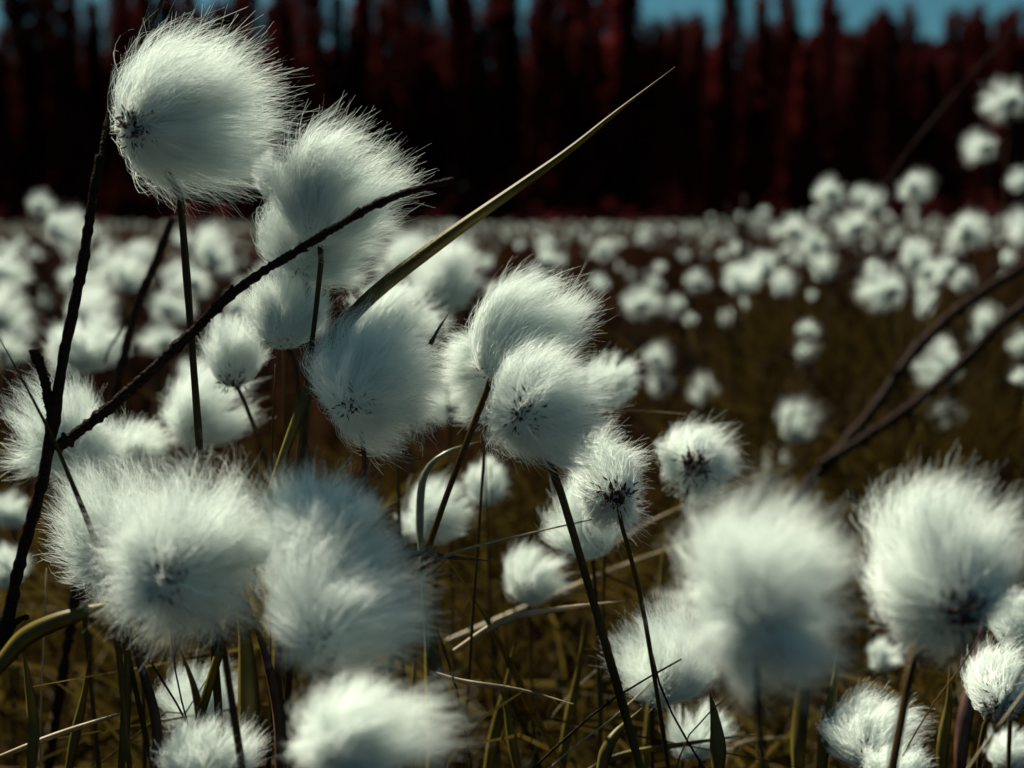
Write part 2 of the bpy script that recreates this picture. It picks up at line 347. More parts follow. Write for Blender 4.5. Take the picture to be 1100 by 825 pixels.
G2 = 'round blurred cottongrass heads in the middle distance'
MIDS = [
 (1078,108,28,0,'highest cottongrass head at the right edge against the dark forest'),
 (1057,156,21,1,'smaller head hanging just below the highest one at the right edge'),
 (890,206,22,1,'head against the forest at right, leftmost of the three highest small ones'),
 (977,201,21,3,'single round head against the forest, right of a clump of tall heads'),
 (1097,193,16,0,'head cut by the right edge below the two highest ones'),
 (1098,244,24,4,'head cut by the right edge at the level of the field top'),
 (1033,248,25,3,'round head standing clear against the forest foot near the right edge'),
 (914,242,24,0,'head in the middle of the tall clump right of centre, touching the forest'),
 (941,216,16,2,'small head at the top of the tall clump right of centre'),
 (925,208,12,5,'tiny head just left of the small one topping the tall clump'),
 (850,246,20,1,'head at the left end of the tall clump against the forest foot'),
 (872,262,19,4,'dim head nestled right below the left end of the tall clump'),
 (886,285,18,2,'dim low head under the middle of the tall clump'),
 (984,270,22,5,'head below the single round head, touching another beneath it'),
 (993,289,18,1,'lower of two touching heads left of the one at the forest foot'),
 (950,309,31,0,'largest ring-shaped head in the right middle distance'),
 (822,288,24,3,'bright head in a merged white clump right of centre'),
 (797,296,22,5,'left head of the merged white clump right of centre'),
 (842,302,18,2,'right-hand dim head of the merged white clump'),
 (1014,393,31,6,'large fuzzy head just under the upper blurred branch at right'),
 (1021,442,20,1,'round head directly beneath the large fuzzy one at right'),
 (986,434,15,4,'small head overlapped by the lower blurred branch at right'),
 (1032,300,15,3,'small head right of the touching pair, above the branch'),
 (1060,341,19,2,'small bright head between the two blurred branches at right'),
 (1097,368,19,0,'head cut by the right edge below the lower branch'),
 (857,449,27,2,'clear oval head alone in dark grass right of centre'),
 (833,494,21,5,'tall narrow head left of the blurred branch foot, under the clear oval one'),
 (760,417,21,3,'small clean ring head above the blurred tuft with the dark heart'),
 (687,324,23,0,'bright oval head alone in the dark field right of the wind-swept tuft'),
 (703,382,19,1,'upper head of a blurred stack right of the central pair'),
 (711,410,19,4,'lower head of a blurred stack right of the central pair'),
 (868,378,16,2,'small dim head in the olive grass left of the branch'),
 (782,341,12,5,'tiny bright head beside the dark sapling stem'),
 (748,300,15,1,'dim head left of the merged white clump'),
 (728,330,14,4,'dim tiny head halfway between the lone oval head and the sapling'),
 (45,219,17,0,'small round head standing above the field at far left against the forest'),
 (66,246,27,3,'larger head just below the small one at far left, at the field top'),
 (232,262,27,2,'wide white head at the field top just right of the tall stem'),
 (214,300,26,1,'head in the white field right of the tall stem, below the wide one'),
 (183,330,24,4,'pale head between the twig and the tall stem in the white field'),
 (105,322,26,5,'pale head right of the main twig in the white field'),
 (20,350,28,3,'pale head low at the left edge in the white field'),
 (128,290,22,0,'pale head above and right of the main twig side stub'),
 (445,262,20,1,'pale head at the field top behind the long twig tip'),
 (646,268,15,3,'tiny pale head at the field top right of the long leaf blade'),
 (590,262,13,0,'tiny pale head right beside the long leaf blade at the field top'),
]
for i, (cx, cy, r, k, lab) in enumerate(MIDS):
    mid_head(cx, cy, r, k, lab, G2, sx=1 + .12 * math.sin(i * 2.3), rot=.5 * math.sin(i * 1.7))

# ------------------------------------------------------------ scattered field
rng = np.random.default_rng(5)
def px_of(p):
    q = p - CAM; d = q @ FWD
    return 550 + F_PX * (q @ RIGHT) / d, 412.5 - F_PX * (q @ UP) / d, d
pts = []
def scatter(d0, d1, dens):
    # even over the visible wedge plus a margin on both sides
    A = (d1 * d1 - d0 * d0) / 2 * 1.16
    for _ in range(int(A * dens)):
        y = math.sqrt(rng.uniform(d0 * d0, d1 * d1)); x = rng.uniform(-.58, .58) * y
        u = x / y
        pxx = 550 + 1180 * u
        # the right side of the bog is barer than the left
        keep = .80 if pxx < 420 else (.50 if pxx < 640 else (.85 if pxx < 800 else .80))
        if y > 3: keep = .48 + .5 * keep
        if rng.random() > keep: continue
        z = .425 + rng.normal(0, .030 if y < 2.5 else .055) - .03 * math.sin(x * 1.3 + y * .8) + (.02 if pxx > 760 else 0)
        if y > 2.5: z += .012
        z = min(z, .47 + .004 * y if pxx < 760 else .52)
        pts.append((x, y, z))
for _ in range(14):
    y = rng.uniform(.58, 1.0); u = rng.uniform(-30, 500); v_ = rng.uniform(285, 455)
    q = P(u, v_, y); pts.append((q[0], q[1], q[2]))
scatter(.8, 2.4, 52); scatter(2.4, 5, 30); scatter(5, 12, 19); scatter(12, 24, 11)
pts = np.array(pts); pts = pts[np.argsort(pts[:, 1])]
ind, rest = [], []
for p in pts:
    x, y, d = px_of(p)
    inside = -10 < x < 1110 and 225 < y < 840
    if inside and len(ind) < 230: ind.append((p, x, y, d))
    else: rest.append(p)
def zone(x, y, d):
    sidew = 'left' if x < 300 else ('centre left' if x < 520 else ('centre right' if x < 760 else 'right'))
    rowd = 'nearer' if d < 1.15 else ('middle' if d < 1.6 else 'farther')
    return sidew, rowd
STEMS = []
for k in range(6):
    r2 = np.random.default_rng(50 + k)
    v, f = tube(smooth_path([(0, 0, 0), (r2.normal(0, .008), r2.normal(0, .008), -.2), (r2.normal(0, .02), r2.normal(0, .02), -.50)], 10), .0008, 5)
    STEMS.append(mesh_np('stem', v, f, M_STEM, True))
for i, (p, x, y, d) in enumerate(ind):
    s, r = zone(x, y, d)
    base = np.array([p[0], p[1], 0.0])
    t = empty('cottongrass', base)
    tag(t, f'soft blurred cottongrass head of the {r} rows of the {s} part of the field', 'cottongrass',
        f'scattered heads, {r} rows, {s} field')
    k = int(rng.integers(0, 7)); sz = rng.uniform(.015, .022) if x < 560 else rng.uniform(.0095, .0165)
    o = obj('cotton_tuft', MID[k][0], t, (0, 0, p[2])); o.scale = (sz * rng.uniform(.85, 1.15), sz, sz * rng.uniform(.85, 1.1)); o.rotation_euler = (0, 0, rng.uniform(-.9, .9))
    o = obj('bract', MID[k][1], t, (0, 0, p[2])); o.scale = (sz,) * 3
    obj('stem', STEMS[int(rng.integers(0, 6))], t, (0, 0, p[2]))
# the uncountable far field as one mesh: coarse woolly tufts on stems
FV, FF = [], []; off = 0
lod = {}
for q, (n, w) in {'a': (260, .020), 'b': (90, .05), 'c': (34, .11)}.items():
    lod[q] = []
    for k in range(5):
        r3 = np.random.default_rng(700 + k)
        R = np.array([1, .9, 1]); C = np.array([.05, .6, .12])
        v, f = wool(r3, (0, 0, 0), C, R, (.6, .2, .3), n, w, S=4, comb=.6, shag=.06, open_hub=.7, hubr=.15)
        lod[q].append((v, f))
    
for p in rest:
    q = 'a' if p[1] < 3 else ('b' if p[1] < 7 else 'c')
    v, f = lod[q][int(rng.integers(0, 5))]
    sz = rng.uniform(.012, .021); a = rng.uniform(-1, 1); c, s_ = math.cos(a), math.sin(a)
    vv = v * sz; vv = np.stack([vv[:, 0] * c - vv[:, 1] * s_, vv[:, 0] * s_ + vv[:, 1] * c, vv[:, 2]], 1) + p
    FV.append(vv); FF.append(f + off); off += len(vv)
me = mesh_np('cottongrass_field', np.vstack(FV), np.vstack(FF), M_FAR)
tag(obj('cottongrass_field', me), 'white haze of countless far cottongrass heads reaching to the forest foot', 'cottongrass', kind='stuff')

# ------------------------------------------------------------ grass
def grass(name, n, d0, d1, hmin, hmax, wid, mat, label, seed, half=.62, lean=.25, xc=0):
    r = np.random.default_rng(seed)
    y = np.sqrt(r.uniform(d0 * d0, d1 * d1, n)); x = (xc + r.uniform(-half, half, n)) * y
    h = r.uniform(hmin, hmax, n); a = r.uniform(0, 6.28, n); l = np.abs(r.normal(0, lean, n)) * h
    P0 = np.stack([x, y, np.zeros(n) - .002], 1); dr = np.stack([np.cos(a), np.sin(a), np.zeros(n)], 1)
    P1 = P0 + np.stack([np.zeros(n), np.zeros(n), h * .45], 1) + dr * l[:, None] * .1
    P2 = P0 + np.stack([np.zeros(n), np.zeros(n), h * .85], 1) + dr * l[:, None] * .5
    P3 = P0 + dr * l[:, None] * 1.3 + np.stack([np.zeros(n), np.zeros(n), h * r.uniform(.75, 1.0, n)], 1)
    pth, t = bez(P0, P1, P2, P3, 8)
    # wider blades with distance, as several blades merge
    w = wid * r.uniform(.5, 1.4, n) * (1 + .35 * np.maximum(y - 1, 0))
    wd = w[:, None] * (1 - .95 * t[..., 0] ** 2.2)
    v, f = ribbons(pth, wd, norm(np.stack([np.cos(a + 1.3), np.sin(a + 1.3), np.zeros(n)], 1)))
    tag(obj(name, mesh_np(name, v, f, mat)), label, 'grass', kind='stuff')
grass('grass', 2600, .50, 1.15, .20, .40, .0032, M_GRASS, 'dark olive grass growing thick between the cottongrass stems', 21, lean=.5)
grass('broad_sedge', 420, .38, .95, .22, .38, .0062, M_SEDGE, 'broader olive sedge leaves blurred in the lower part of the bog', 23, lean=.6)
grass('dry_sedge', 9000, .8, 12, .18, .40, .0044, M_DRY, 'dry reddish brown sedge filling the bog between the heads', 22, lean=.5)

grass('tall_sedge', 1500, .85, 2.6, .34, .465, .0030, M_GRASS, 'tall olive sedge on the right side of the bog below the branches', 27, half=.17, xc=.36, lean=.35)
grass('straw_litter', 190, .42, .85, .16, .36, .0017, M_STRAW, 'pale dry straws lying crosswise low among the olive leaves', 33, lean=1.1)
grass('dark_stalks', 1300, .9, 3.5, .38, .55, .0034, M_TWIG, 'thin dark bare stalks rising among the middle-distance heads', 31, lean=.35)
grass('bog_brush', 10000, 3.5, 27, .38, .56, .0042, M_DRY, 'dark reddish brush standing among the farthest heads up to the forest foot', 25, lean=.7)
# ------------------------------------------------------------ hero leaves and stalks
def blade(px, width, mat, label, name='sedge_leaf', cat='leaf', fold=.35, ground=True, n=44, tipn=1, ref=None, group=None):
    """px: list of (x, y, d) from the lower end to the tip; width in mm; keeled leaf of real thickness"""
    pts = [P(*q) for q in px]
    vis = np.linalg.norm(np.diff(np.array(pts), axis=0), axis=1).sum()
    if ground: pts = list(reversed(to_ground(list(reversed(pts)))))
    tot = np.linalg.norm(np.diff(np.array(pts), axis=0), axis=1).sum(); n = min(int(n * tot / vis) + 1, 140)
    base = pts[0].copy(); pth = smooth_path(pts, n) - base
    tan = norm(np.gradient(pth, axis=0))
    ref = np.array([.25, 1.0, .15]) if ref is None else np.array(ref)
    side = norm(np.cross(tan, ref)); nor = norm(np.cross(side, tan))
    t = np.clip(1 - (1 - np.linspace(0, 1, n)) * tot / vis, 0, 1)
    w = width / 1000 * np.minimum(1, .55 + .9 * t) * np.clip((1 - t) * 1.45, 0.02, 1) ** .85
    th = .00018
    v = []
    for i in range(n):
        s, q = side[i] * w[i] / 2, nor[i]
        f_ = fold * w[i] / 2
        v += [pth[i] - s + q * f_, pth[i] - s * .5 + q * f_ * .35 , pth[i], pth[i] + s * .5 + q * f_ * .35, pth[i] + s + q * f_,
              pth[i] + s * .5 + q * (f_ * .35 - th), pth[i] - q * th * 1.6, pth[i] - s * .5 + q * (f_ * .35 - th)]
    v = np.array(v); K = 8
    i = np.arange(n - 1)[:, None] * K; j = np.arange(K)[None, :]; j2 = (j + 1) % K
    f = np.stack([i + j, i + j2, i + K + j2, i + K + j], -1).reshape(-1, 4)
    o = obj(name, mesh_np(name, v, f, mat, True), None, base); tag(o, label, cat, group); return o

def stalk(px, r, mat, label, name='grass_stalk', cat='stalk', ground=True, taper=.35, n=40, group=None, rough=.06, sides=8):
    pts = [P(*q) for q in px]
    if ground: pts = list(reversed(to_ground(list(reversed(pts)))))
    base = pts[0].copy(); rg = np.random.default_rng(int(px[0][0] * 5 + px[0][1]))
    v, f = tube(smooth_path(pts, n) - base, r / 1000 * np.linspace(1, taper, n), sides, rough, rg)
    o = obj(name, mesh_np(name, v, f, mat, True), None, base); tag(o, label, cat, group); return o

GL = 'leaves and stalks between the tufts'
blade([(300,500,.335),(322,440,.335),(345,385,.335),(388,328,.335),(470,262,.335),(600,170,.335),(660,122,.335),(725,72,.335)],5.4,M_OLIVE,'long pointed olive leaf blade sweeping up to the right over the forest',n=70,fold=.5,group=GL)
blade([(-30,745,.298),(0,712,.30),(25,685,.30),(60,668,.30),(100,656,.302),(135,650,.306),(175,642,.31)],6.5,M_OLIVE,'folded olive leaf arching over at lower left under the dark twig',ground=False,fold=.35,ref=(.25,1,-.15),group=GL)
blade([(32,840,.302),(34,780,.302),(28,725,.302),(24,690,.302)],5.0,M_OLIVE,'upright pale green leaf at the bottom left, below the folded one',group=GL)
blade([(128,840,.33),(133,780,.33),(136,700,.33),(130,640,.34)],4.2,M_OLIVE,'narrow upright leaf behind the huge fluffy tuft at lower left',group=GL)
blade([(168,840,.33),(165,770,.33),(142,690,.33),(135,650,.34)],4.5,M_RED,'brown slanting leaf hanging below the huge fluffy tuft',group=GL)
blade([(262,850,.31),(265,780,.31),(262,690,.31),(250,620,.31)],8.5,M_OLIVE,'broad olive leaf standing between the two biggest lower tufts',group=GL)
blade([(300,850,.33),(298,770,.33),(280,690,.33),(262,640,.33)],5.0,M_RED,'dark leaf leaning behind the broad olive leaf',group=GL)
blade([(-5,815,.34),(60,790,.34),(125,768,.34),(135,765,.35)],2.4,M_STRAW,'pale straw lying slantwise in the lower left corner',name='straw',ground=False,group=GL)
blade([(465,850,.36),(470,780,.36),(462,700,.36),(452,640,.37)],11,M_OLIVE,'broad leaf rising right beside the blurred bottom tuft',group=GL)
stalk([(455,606,.31),(500,590,.31),(560,575,.315),(636,558,.32)],.5,M_STRAW,'thin stalk lying nearly level across the middle, tip at the thick stem',ground=False,group=GL)
blade([(420,588,.315),(455,596,.31),(495,600,.31),(532,603,.31)],2.2,M_RED,'short pointed reddish leaf tip right of the big double tuft',ground=False,group=GL)
stalk([(448,760,.31),(470,710,.31),(492,668,.31),(517,628,.31)],.75,M_RED,'short dark spike crossing another stalk right of the double tuft',taper=.1,group=GL)
blade([(462,722,.32),(500,733,.32),(560,742,.32),(616,756,.32)],2.2,M_STRAW,'thin straw-coloured leaf pointing right low in the middle',ground=False,group=GL)
stalk([(510,850,.31),(495,760,.31),(480,705,.31),(470,678,.31)],.9,M_STEM,'dark bare stalk at the bottom right of the double tuft',group=GL)
blade([(600,820,.40),(560,740,.39),(525,670,.38),(480,600,.37)],3.6,M_OLIVE,'dull olive leaf slanting down behind the crossing stalks',group=GL)
blade([(488,700,.38),(540,668,.38),(600,655,.385),(672,645,.39)],3.6,M_STRAW,'pale curved leaf below the blurred low tuft',ground=False,group=GL)
blade([(480,690,.50),(600,640,.52),(680,605,.55),(760,575,.58)],5.5,M_STRAW,'blurred pale leaf running up to the right behind the thin stems',ground=False,group=GL)
stalk([(575,840,.36),(620,800,.36),(660,770,.36),(738,698,.37)],.8,M_STRAW,'pale thin stalk rising to the right at the bottom centre',group=GL)
blade([(600,850,.37),(660,815,.37),(735,800,.37),(815,788,.37)],3.2,M_OLIVE,'flat leaf curving along the bottom right of centre',ground=False,group=GL)
blade([(454,620,.36),(450,560,.36),(456,510,.36),(480,486,.36),(515,474,.365)],3.6,M_GREY,'grey green leaf arching over behind the wind-swept stem',ref=(.3,.8,.5),group=GL)
stalk([(540,850,.45),(530,720,.45),(524,600,.45),(521,480,.45)],.9,M_STEM,'upright brown stalk through the middle, under the central pair',group=GL)
stalk([(548,850,.47),(545,700,.47),(532,580,.46),(527,500,.46)],.7,M_STEM,'thinner upright stalk right beside the brown one in the middle',group=GL)
stalk([(600,800,.33),(660,750,.33),(732,708,.335)],.9,M_TWIG,'dark short stalk crossing the crisp-edged tuft',ground=True,group=GL)
stalk([(462,370,.318),(472,352,.318),(483,335,.318)],.75,M_RED,'tiny dark thorn-like leaf tip left of the wind-swept tuft',ground=False,taper=.08,group=GL)
stalk([(620,444,.42),(680,441,.42),(738,445,.42)],.55,M_STRAW,'thin level straw right of the shaggy speckled tuft',ground=False,group=GL)
stalk([(290,800,.345),(291,640,.345),(292,490,.345),(296,390,.345)],.7,M_STEM,'thin upright stalk left of the paired stems',group=GL)
stalk([(186,760,.37),(196,770,.37),(240,700,.37)],.6,M_STEM,'short thin stalk forking below the huge tuft',group=GL)
stalk([(205,790,.33),(192,740,.33),(186,700,.33),(182,650,.33)],.6,M_STEM,'thin stalk under the middle of the huge tuft',group=GL)
stalk([(200,775,.34),(180,740,.34),(158,705,.34),(140,670,.34)],.8,M_STEM,'stalk slanting down right under the left side of the huge tuft',group=GL)
stalk([(950,850,.22),(960,790,.22),(972,730,.222),(982,692,.225)],.85,M_STEM,'dark blurred stalk rising into the big round tuft at right',group=GL)
stalk([(960,830,.30),(1000,760,.30),(1050,690,.30),(1062,640,.30)],.6,M_STEM,'thin dark stalk leaning right under the big round tuft',group=GL)
stalk([(1040,850,.24),(1062,800,.24),(1085,745,.24),(1110,700,.24)],1.0,M_TWIG,'dark stalk leaning out over the right edge at the bottom',group=GL)
stalk([(1030,840,.26),(1062,795,.26),(1110,730,.26)],.7,M_STRAW,'light stalk alongside the dark one in the bottom right corner',group=GL)
stalk([(720,850,.33),(740,790,.33),(790,740,.33)],.6,M_STEM,'stalk slanting from the bottom to the huge blurred tuft',group=GL)
stalk([(770,850,.34),(735,790,.34),(712,745,.34),(700,700,.34)],.9,M_TWIG,'dark stalk crossing low behind the thin stem of the tangled tuft',group=GL)
blade([(772,850,.33),(770,790,.33),(762,740,.335)],6,M_OLIVE,'olive leaf standing at the bottom under the huge blurred tuft',group=GL)
blade([(858,850,.40),(858,790,.40),(868,700,.41),(872,660,.42)],7,M_OLIVE,'blurred olive leaf between the two big tufts at the lower right',group=GL)
blade([(1030,850,.40),(1036,780,.40),(1052,700,.41),(1058,640,.42)],7,M_RED,'blurred brown leaf under the right side of the big round tuft',group=GL)
blade([(690,850,.45),(700,760,.45),(706,680,.46),(715,560,.47)],6,M_OLIVE,'dull olive leaf behind the tangled curly tuft',group=GL)
blade([(640,850,.34),(655,800,.34),(690,760,.35)],5,M_OLIVE,'short olive leaf at the bottom centre',group=GL)
stalk([(770,850,.5),(790,800,.5),(845,792,.5)],1.0,M_STRAW,'pale bent stalk near the bottom under the huge blurred tuft',ground=True,group=GL)
blade([(140,850,.29),(116,640,.295),(70,505,.30),(35,430,.30),(-5,355,.30)],2.6,M_STEM,'long brown stalk leaning left in front of the dark twig',name='grass_stalk',cat='stalk',fold=.9,group=GL)
stalk([(43,850,.38),(44,760,.38),(47,690,.38),(50,610,.38)],.6,M_STRAW,'thin upright straw at the lower left beside the twig',group=GL)
stalk([(900,480,.75),(930,560,.72),(960,520,.7),(990,455,.7)],.9,M_OLIVE,'blurred olive stalk leaning right above the big round tuft',ground=False,group=GL)

EX = [
 (232,420,.36,190,690,5.0,'upright olive leaf behind thin stalks at lower left, under the huge tuft'),
 (70,840,.36,96,700,4.5,'narrow olive leaf leaning right near the lower end of the dark twig'),
 (520,850,.40,552,690,5.5,'olive leaf in the gap under the low blurred tuft'),
 (560,850,.38,530,720,4.5,'olive leaf leaning left in the dark gap at the bottom centre'),
 (600,850,.42,628,665,5.0,'tall dull leaf beside the thick dark stem at the bottom'),
 (880,850,.38,900,690,5.5,'olive leaf under the gap between the two big right-hand tufts'),
 (1010,850,.37,1020,715,5.0,'olive leaf directly under the big round tuft'),
 (430,850,.42,446,690,5.0,'olive leaf just right of the double tuft at the bottom'),
]
for x0, y0, d, x1, y1, wd, lab in EX:
    blade([(x0, max(y0, 845), d), ((x0 * 2 + x1) / 3, 845 - (845 - y1) * .35, d), ((x0 + x1 * 2) / 3 + 3, 845 - (845 - y1) * .7, d), (x1, y1, d)], wd, M_OLIVE, lab, group=GL)
stalk([(640,600,.50),(700,560,.52),(790,520,.56),(850,500,.6)],.8,M_STRAW,'faint blurred straw slanting behind the two dark-hearted tufts',ground=False,group=GL)
stalk([(556,850,.44),(600,760,.44),(668,700,.45),(720,672,.45)],.8,M_STRAW,'dull straw rising right behind the thick dark stem',group=GL)

# ------------------------------------------------------------ twigs
def twig(name, chains, label, cat, rough=.10, group=None, ground=True, seed=3):
    """first chain is the main stem; side chains become children named side_branch"""
    rg = np.random.default_rng(seed)
    main, r0, r1 = chains[0]
    pts = [P(*q) for q in main]
    if ground: pts = list(reversed(to_ground(list(reversed(pts)))))
    base = pts[0].copy(); n = 300
    t = empty(name, base); tag(t, label, cat, group)
    def one(pp, ra, rb, nm, n):
        pth = smooth_path(pp, n) - base
        wob = np.cumsum(rg.standard_normal((n, 3)), 0); wob -= np.linspace(0, 1, n)[:, None] * wob[-1]
        pth = pth + wob * ra / 1000 * .022
        rad = np.linspace(ra, rb, n) / 1000
        for _ in range(max(n // 26, 1)):   # bud scars and knots
            c = rg.integers(3, n - 3); rad = rad * (1 + .32 * np.exp(-((np.arange(n) - c) / 1.4) ** 2))
        parts = [tube(pth, rad, 10, rough, rg)]
        for _ in range(n // 24):           # little bud stubs
            c = rg.integers(5, n - 4); d = norm(rg.standard_normal(3)) * np.array([1, .4, .6]); tn = norm(pth[c + 1] - pth[c - 1])
            d = norm(d - tn * (d @ tn) + tn * .9)
            l = rad[c] * rg.uniform(1.3, 2.4)
            parts.append(tube(np.array([pth[c], pth[c] + d * l * .5, pth[c] + d * l]), np.array([.55, .5, .18]) * rad[c], 6, .1, rg))
        v, f = join(parts); obj(nm, mesh_np(nm, v, f, M_TWIG, True), t)
    one(pts, r0, r1, 'main_branch', n)
    for ch, a, b in chains[1:]:
        one([P(*q) for q in ch], a, b, 'side_branch', 60 if len(ch) < 4 else 220)
twig('bare_twig', [
 ([(-40,850,.315),(-2,720,.315),(25,600,.315),(50,510,.315),(66,400,.315),(85,300,.315),(98,225,.315),(108,168,.318)], 2.8, 1.35),
 ([(60,482,.315),(110,445,.317),(170,392,.320),(205,360,.3205),(250,318,.318),(330,265,.311),(410,218,.307),(488,193,.307)], 1.75, .95),
 ([(56,445,.315),(48,410,.314),(36,375,.313)], 1.5, 1.2),
 ([(108,170,.318),(118,120,.326),(140,75,.335),(158,35,.335),(172,5,.335),(182,-25,.335)], .75, .45),
 ([(5,690,.315),(18,668,.313),(30,662,.312)], .8, .6)],
 'forked dark knobbly twig at the left, its long arm crossing under the upper tufts', 'twig', seed=8)
twig('bare_twig', [([(112,480,.48),(126,415,.48),(148,330,.48),(166,285,.48),(185,236,.48)], 2.6, 1.7),
 ([(150,325,.48),(120,370,.49),(112,390,.49)], .8, .4)], 'blurred dark twig behind, left of the tall stem and below the largest tuft', 'twig', seed=9)
twig('bare_twig', [([(800,600,.72),(868,520,.74),(930,450,.76),(985,375,.78),(1040,325,.80),(1110,280,.82)], 4.6, 3.6),
 ([(880,500,.74),(960,450,.74),(1030,395,.74),(1075,350,.74),(1110,320,.74)], 3.4, 3.0),
 ([(985,375,.78),(1000,330,.78),(1050,260,.80)], .8, .3), ([(930,450,.76),(960,400,.77),(975,350,.77),(1000,310,.78)], .7, .3), ([(960,450,.74),(1010,440,.74),(1060,425,.74)], .6, .25), ([(1040,325,.80),(1075,270,.80),(1090,230,.81)], .6, .25), ([(868,520,.74),(862,470,.75),(880,420,.76)], .8, .3)], 'thick blurred forked branch slanting up to the right edge', 'branch', seed=10, rough=.08)
twig('bare_twig', [([(905,300,.9),(945,210,.92),(985,150,.95),(1040,85,.98),(1110,10,1.0)], .9, .6),
 ([(985,150,.95),(1060,60,.96),(1120,-10,.97)], .5, .3)], 'faint dark blurred branch against the forest at upper right', 'branch', seed=12)

# leafless saplings / small bog shrubs between the heads
def shrub_mesh(seed, h=.42):
    rg = np.random.default_rng(seed); parts = []
    def grow(p, d, l, r, lev):
        n = 6; pp = [p]
        for i in range(n):
            d = norm(d + rg.standard_normal(3) * .10 + np.array([0, 0, .03])); pp.append(pp[-1] + d * l / n)
        parts.append(tube(np.array(pp), np.linspace(r, r * .6, n + 1), 5))
        if lev < 3:
            for k in range(rg.integers(2, 5)):
                c = pp[rg.integers(2, n + 1)]
                dd = norm(d + rg.standard_normal(3) * .62 * np.array([1, .8, .6]))
                grow(c, dd, l * rg.uniform(.45, .75), r * .62, lev + 1)
    grow(np.zeros(3), np.array([0, 0, 1.0]), h * .55, .0050, 0)
    v, f = join(parts); return mesh_np('bare_shrub', v, f, M_TWIG, True)
SH = [shrub_mesh(60 + k) for k in range(4)]
spots = [(795,1.7,'dark upright sapling stem between the white clump and the lone ring head',1.15),
 (640,2.0,'leafless dark shrub behind the wind-swept tuft in the far field',1.0),(700,1.5,'leafless shrub between the lone oval head and the shaggy tuft',.95),
 (720,2.6,'small leafless shrub at the field top right of centre',1.1),(610,2.8,'small leafless shrub at the field top near the long leaf',1.1),
 (880,1.3,'leafless shrub under the tall clump of heads at right',1.1),(40,1.4,'dark tangled shrub in the white field at far left',.95),
 (10,1.8,'dark shrub at the left edge of the white field',1.05),(150,1.5,'leafless shrub behind the blurred twig left of the tall stem',.95),
 (545,1.3,'dark stems of a shrub behind the central tufts',.9),(905,1.15,'leafless shrub left of the forked blurred branch',1.0),
 (760,2.2,'leafless shrub behind the merged white clump',1.1),(1000,2.4,'small shrub behind the heads at the right',1.1),(420,2.3,'small dark shrub under the tip of the long twig',1.0),
 (680,3.4,'far small shrub right of centre at the forest foot',1.15),(840,2.8,'far small shrub under the tall clump of heads',1.1)]
for i, (x, y, lab, s) in enumerate(spots):
    o = obj('bare_shrub', SH[i % 4], None, ((x - 550) / 1180 * y, y, 0)); o.scale = (s * 1.15, s, s); o.rotation_euler = (0, 0, i * 1.3)
    tag(o, lab, 'shrub', 'leafless shrubs scattered in the bog')
v, f = tube(smooth_path([(0, 0, 0), (.006, 0, .2), (-.004, 0, .38), (.004, 0, .54)], 24), np.linspace(.0085, .004, 24), 8, .1, np.random.default_rng(4))
o = obj('sapling_stem', mesh_np('sapling_stem', v, f, M_TWIG, True), None, ((795 - 550) / 1180 * 1.6, 1.6, 0))
tag(o, 'thick dark blurred sapling trunk standing upright right of centre', 'sapling')

# ------------------------------------------------------------ forest
def crown_mesh(seed, h, rad, n=2200, z0=.12, bare=False):
    rg = np.random.default_rng(seed)
    z = z0 + (1 - z0) * rg.random(n) ** (1.15 if not bare else .75); a = rg.uniform(0, 6.28, n)
    prof = (1 - z) ** .75 * rad * (1 + .25 * np.sin(z * 43 + seed)) * (1 + .3 * np.sin(a * 3 + z * 17)) + .05
    rr = prof * rg.random(n) ** .6
    c = np.stack([rr * np.cos(a), rr * np.sin(a), z * h - rr * .25], 1)
    out = np.stack([np.cos(a), np.sin(a), -.35 + rg.normal(0, .3, n)], 1)
    if bare: out = np.stack([np.cos(a) * .55, np.sin(a) * .55, np.ones(n)], 1)
    out = norm(out + rg.normal(0, .25, (n, 3)))
    l = rg.uniform(.16, .42, n)[:, None]
    pth = np.stack([c, c + out * l * .5, c + out * l + np.array([0, 0, -.03])], 1)
    if bare: pth = np.stack([c, c + out * l * 1.1 + [0, 0, .0], c + out * l * 2.1 + np.array([0, 0, .12])], 1)
    w = np.stack([np.full(n, .07), np.full(n, .11), np.full(n, .01)], 1) * (.55 if bare else 1) * rg.uniform(.6, 1.4, (n, 1))
    v, f = ribbons(pth, w, norm(rg.standard_normal((n, 3)) + np.array([0, 0, 1.5])))
    return v, f
TV = []
for k in range(6):
    hgt = [9.5, 8.5, 10.5, 8.0, 9.0, 11.0][k]; bare = k in (2, 5)
    rg = np.random.default_rng(80 + k)
    tr = smooth_path([(0, 0, 0), (rg.normal(0, .07), 0, hgt * .4), (rg.normal(0, .1), 0, hgt * .97)], 14)
    v, f = tube(tr, np.linspace(.11, .015, 14), 8, .05, rg)
    trm = mesh_np('trunk', v, f, M_TRUNK, True)
    v, f = crown_mesh(90 + k, hgt, .75 if not bare else .75, 2200 if not bare else 1000, z0=.08 if not bare else .2, bare=bare)
    TV.append((trm, mesh_np('crown', v, f, M_BRUSH if bare else M_NEEDLE), hgt))
rg = np.random.default_rng(77)
def zone_t(px):
    for lim, nm in ((180, 'far left'), (340, 'left'), (520, 'centre left'), (700, 'centre'), (860, 'centre right'), (1000, 'right'), (9999, 'far right')):
        if px < lim: return nm
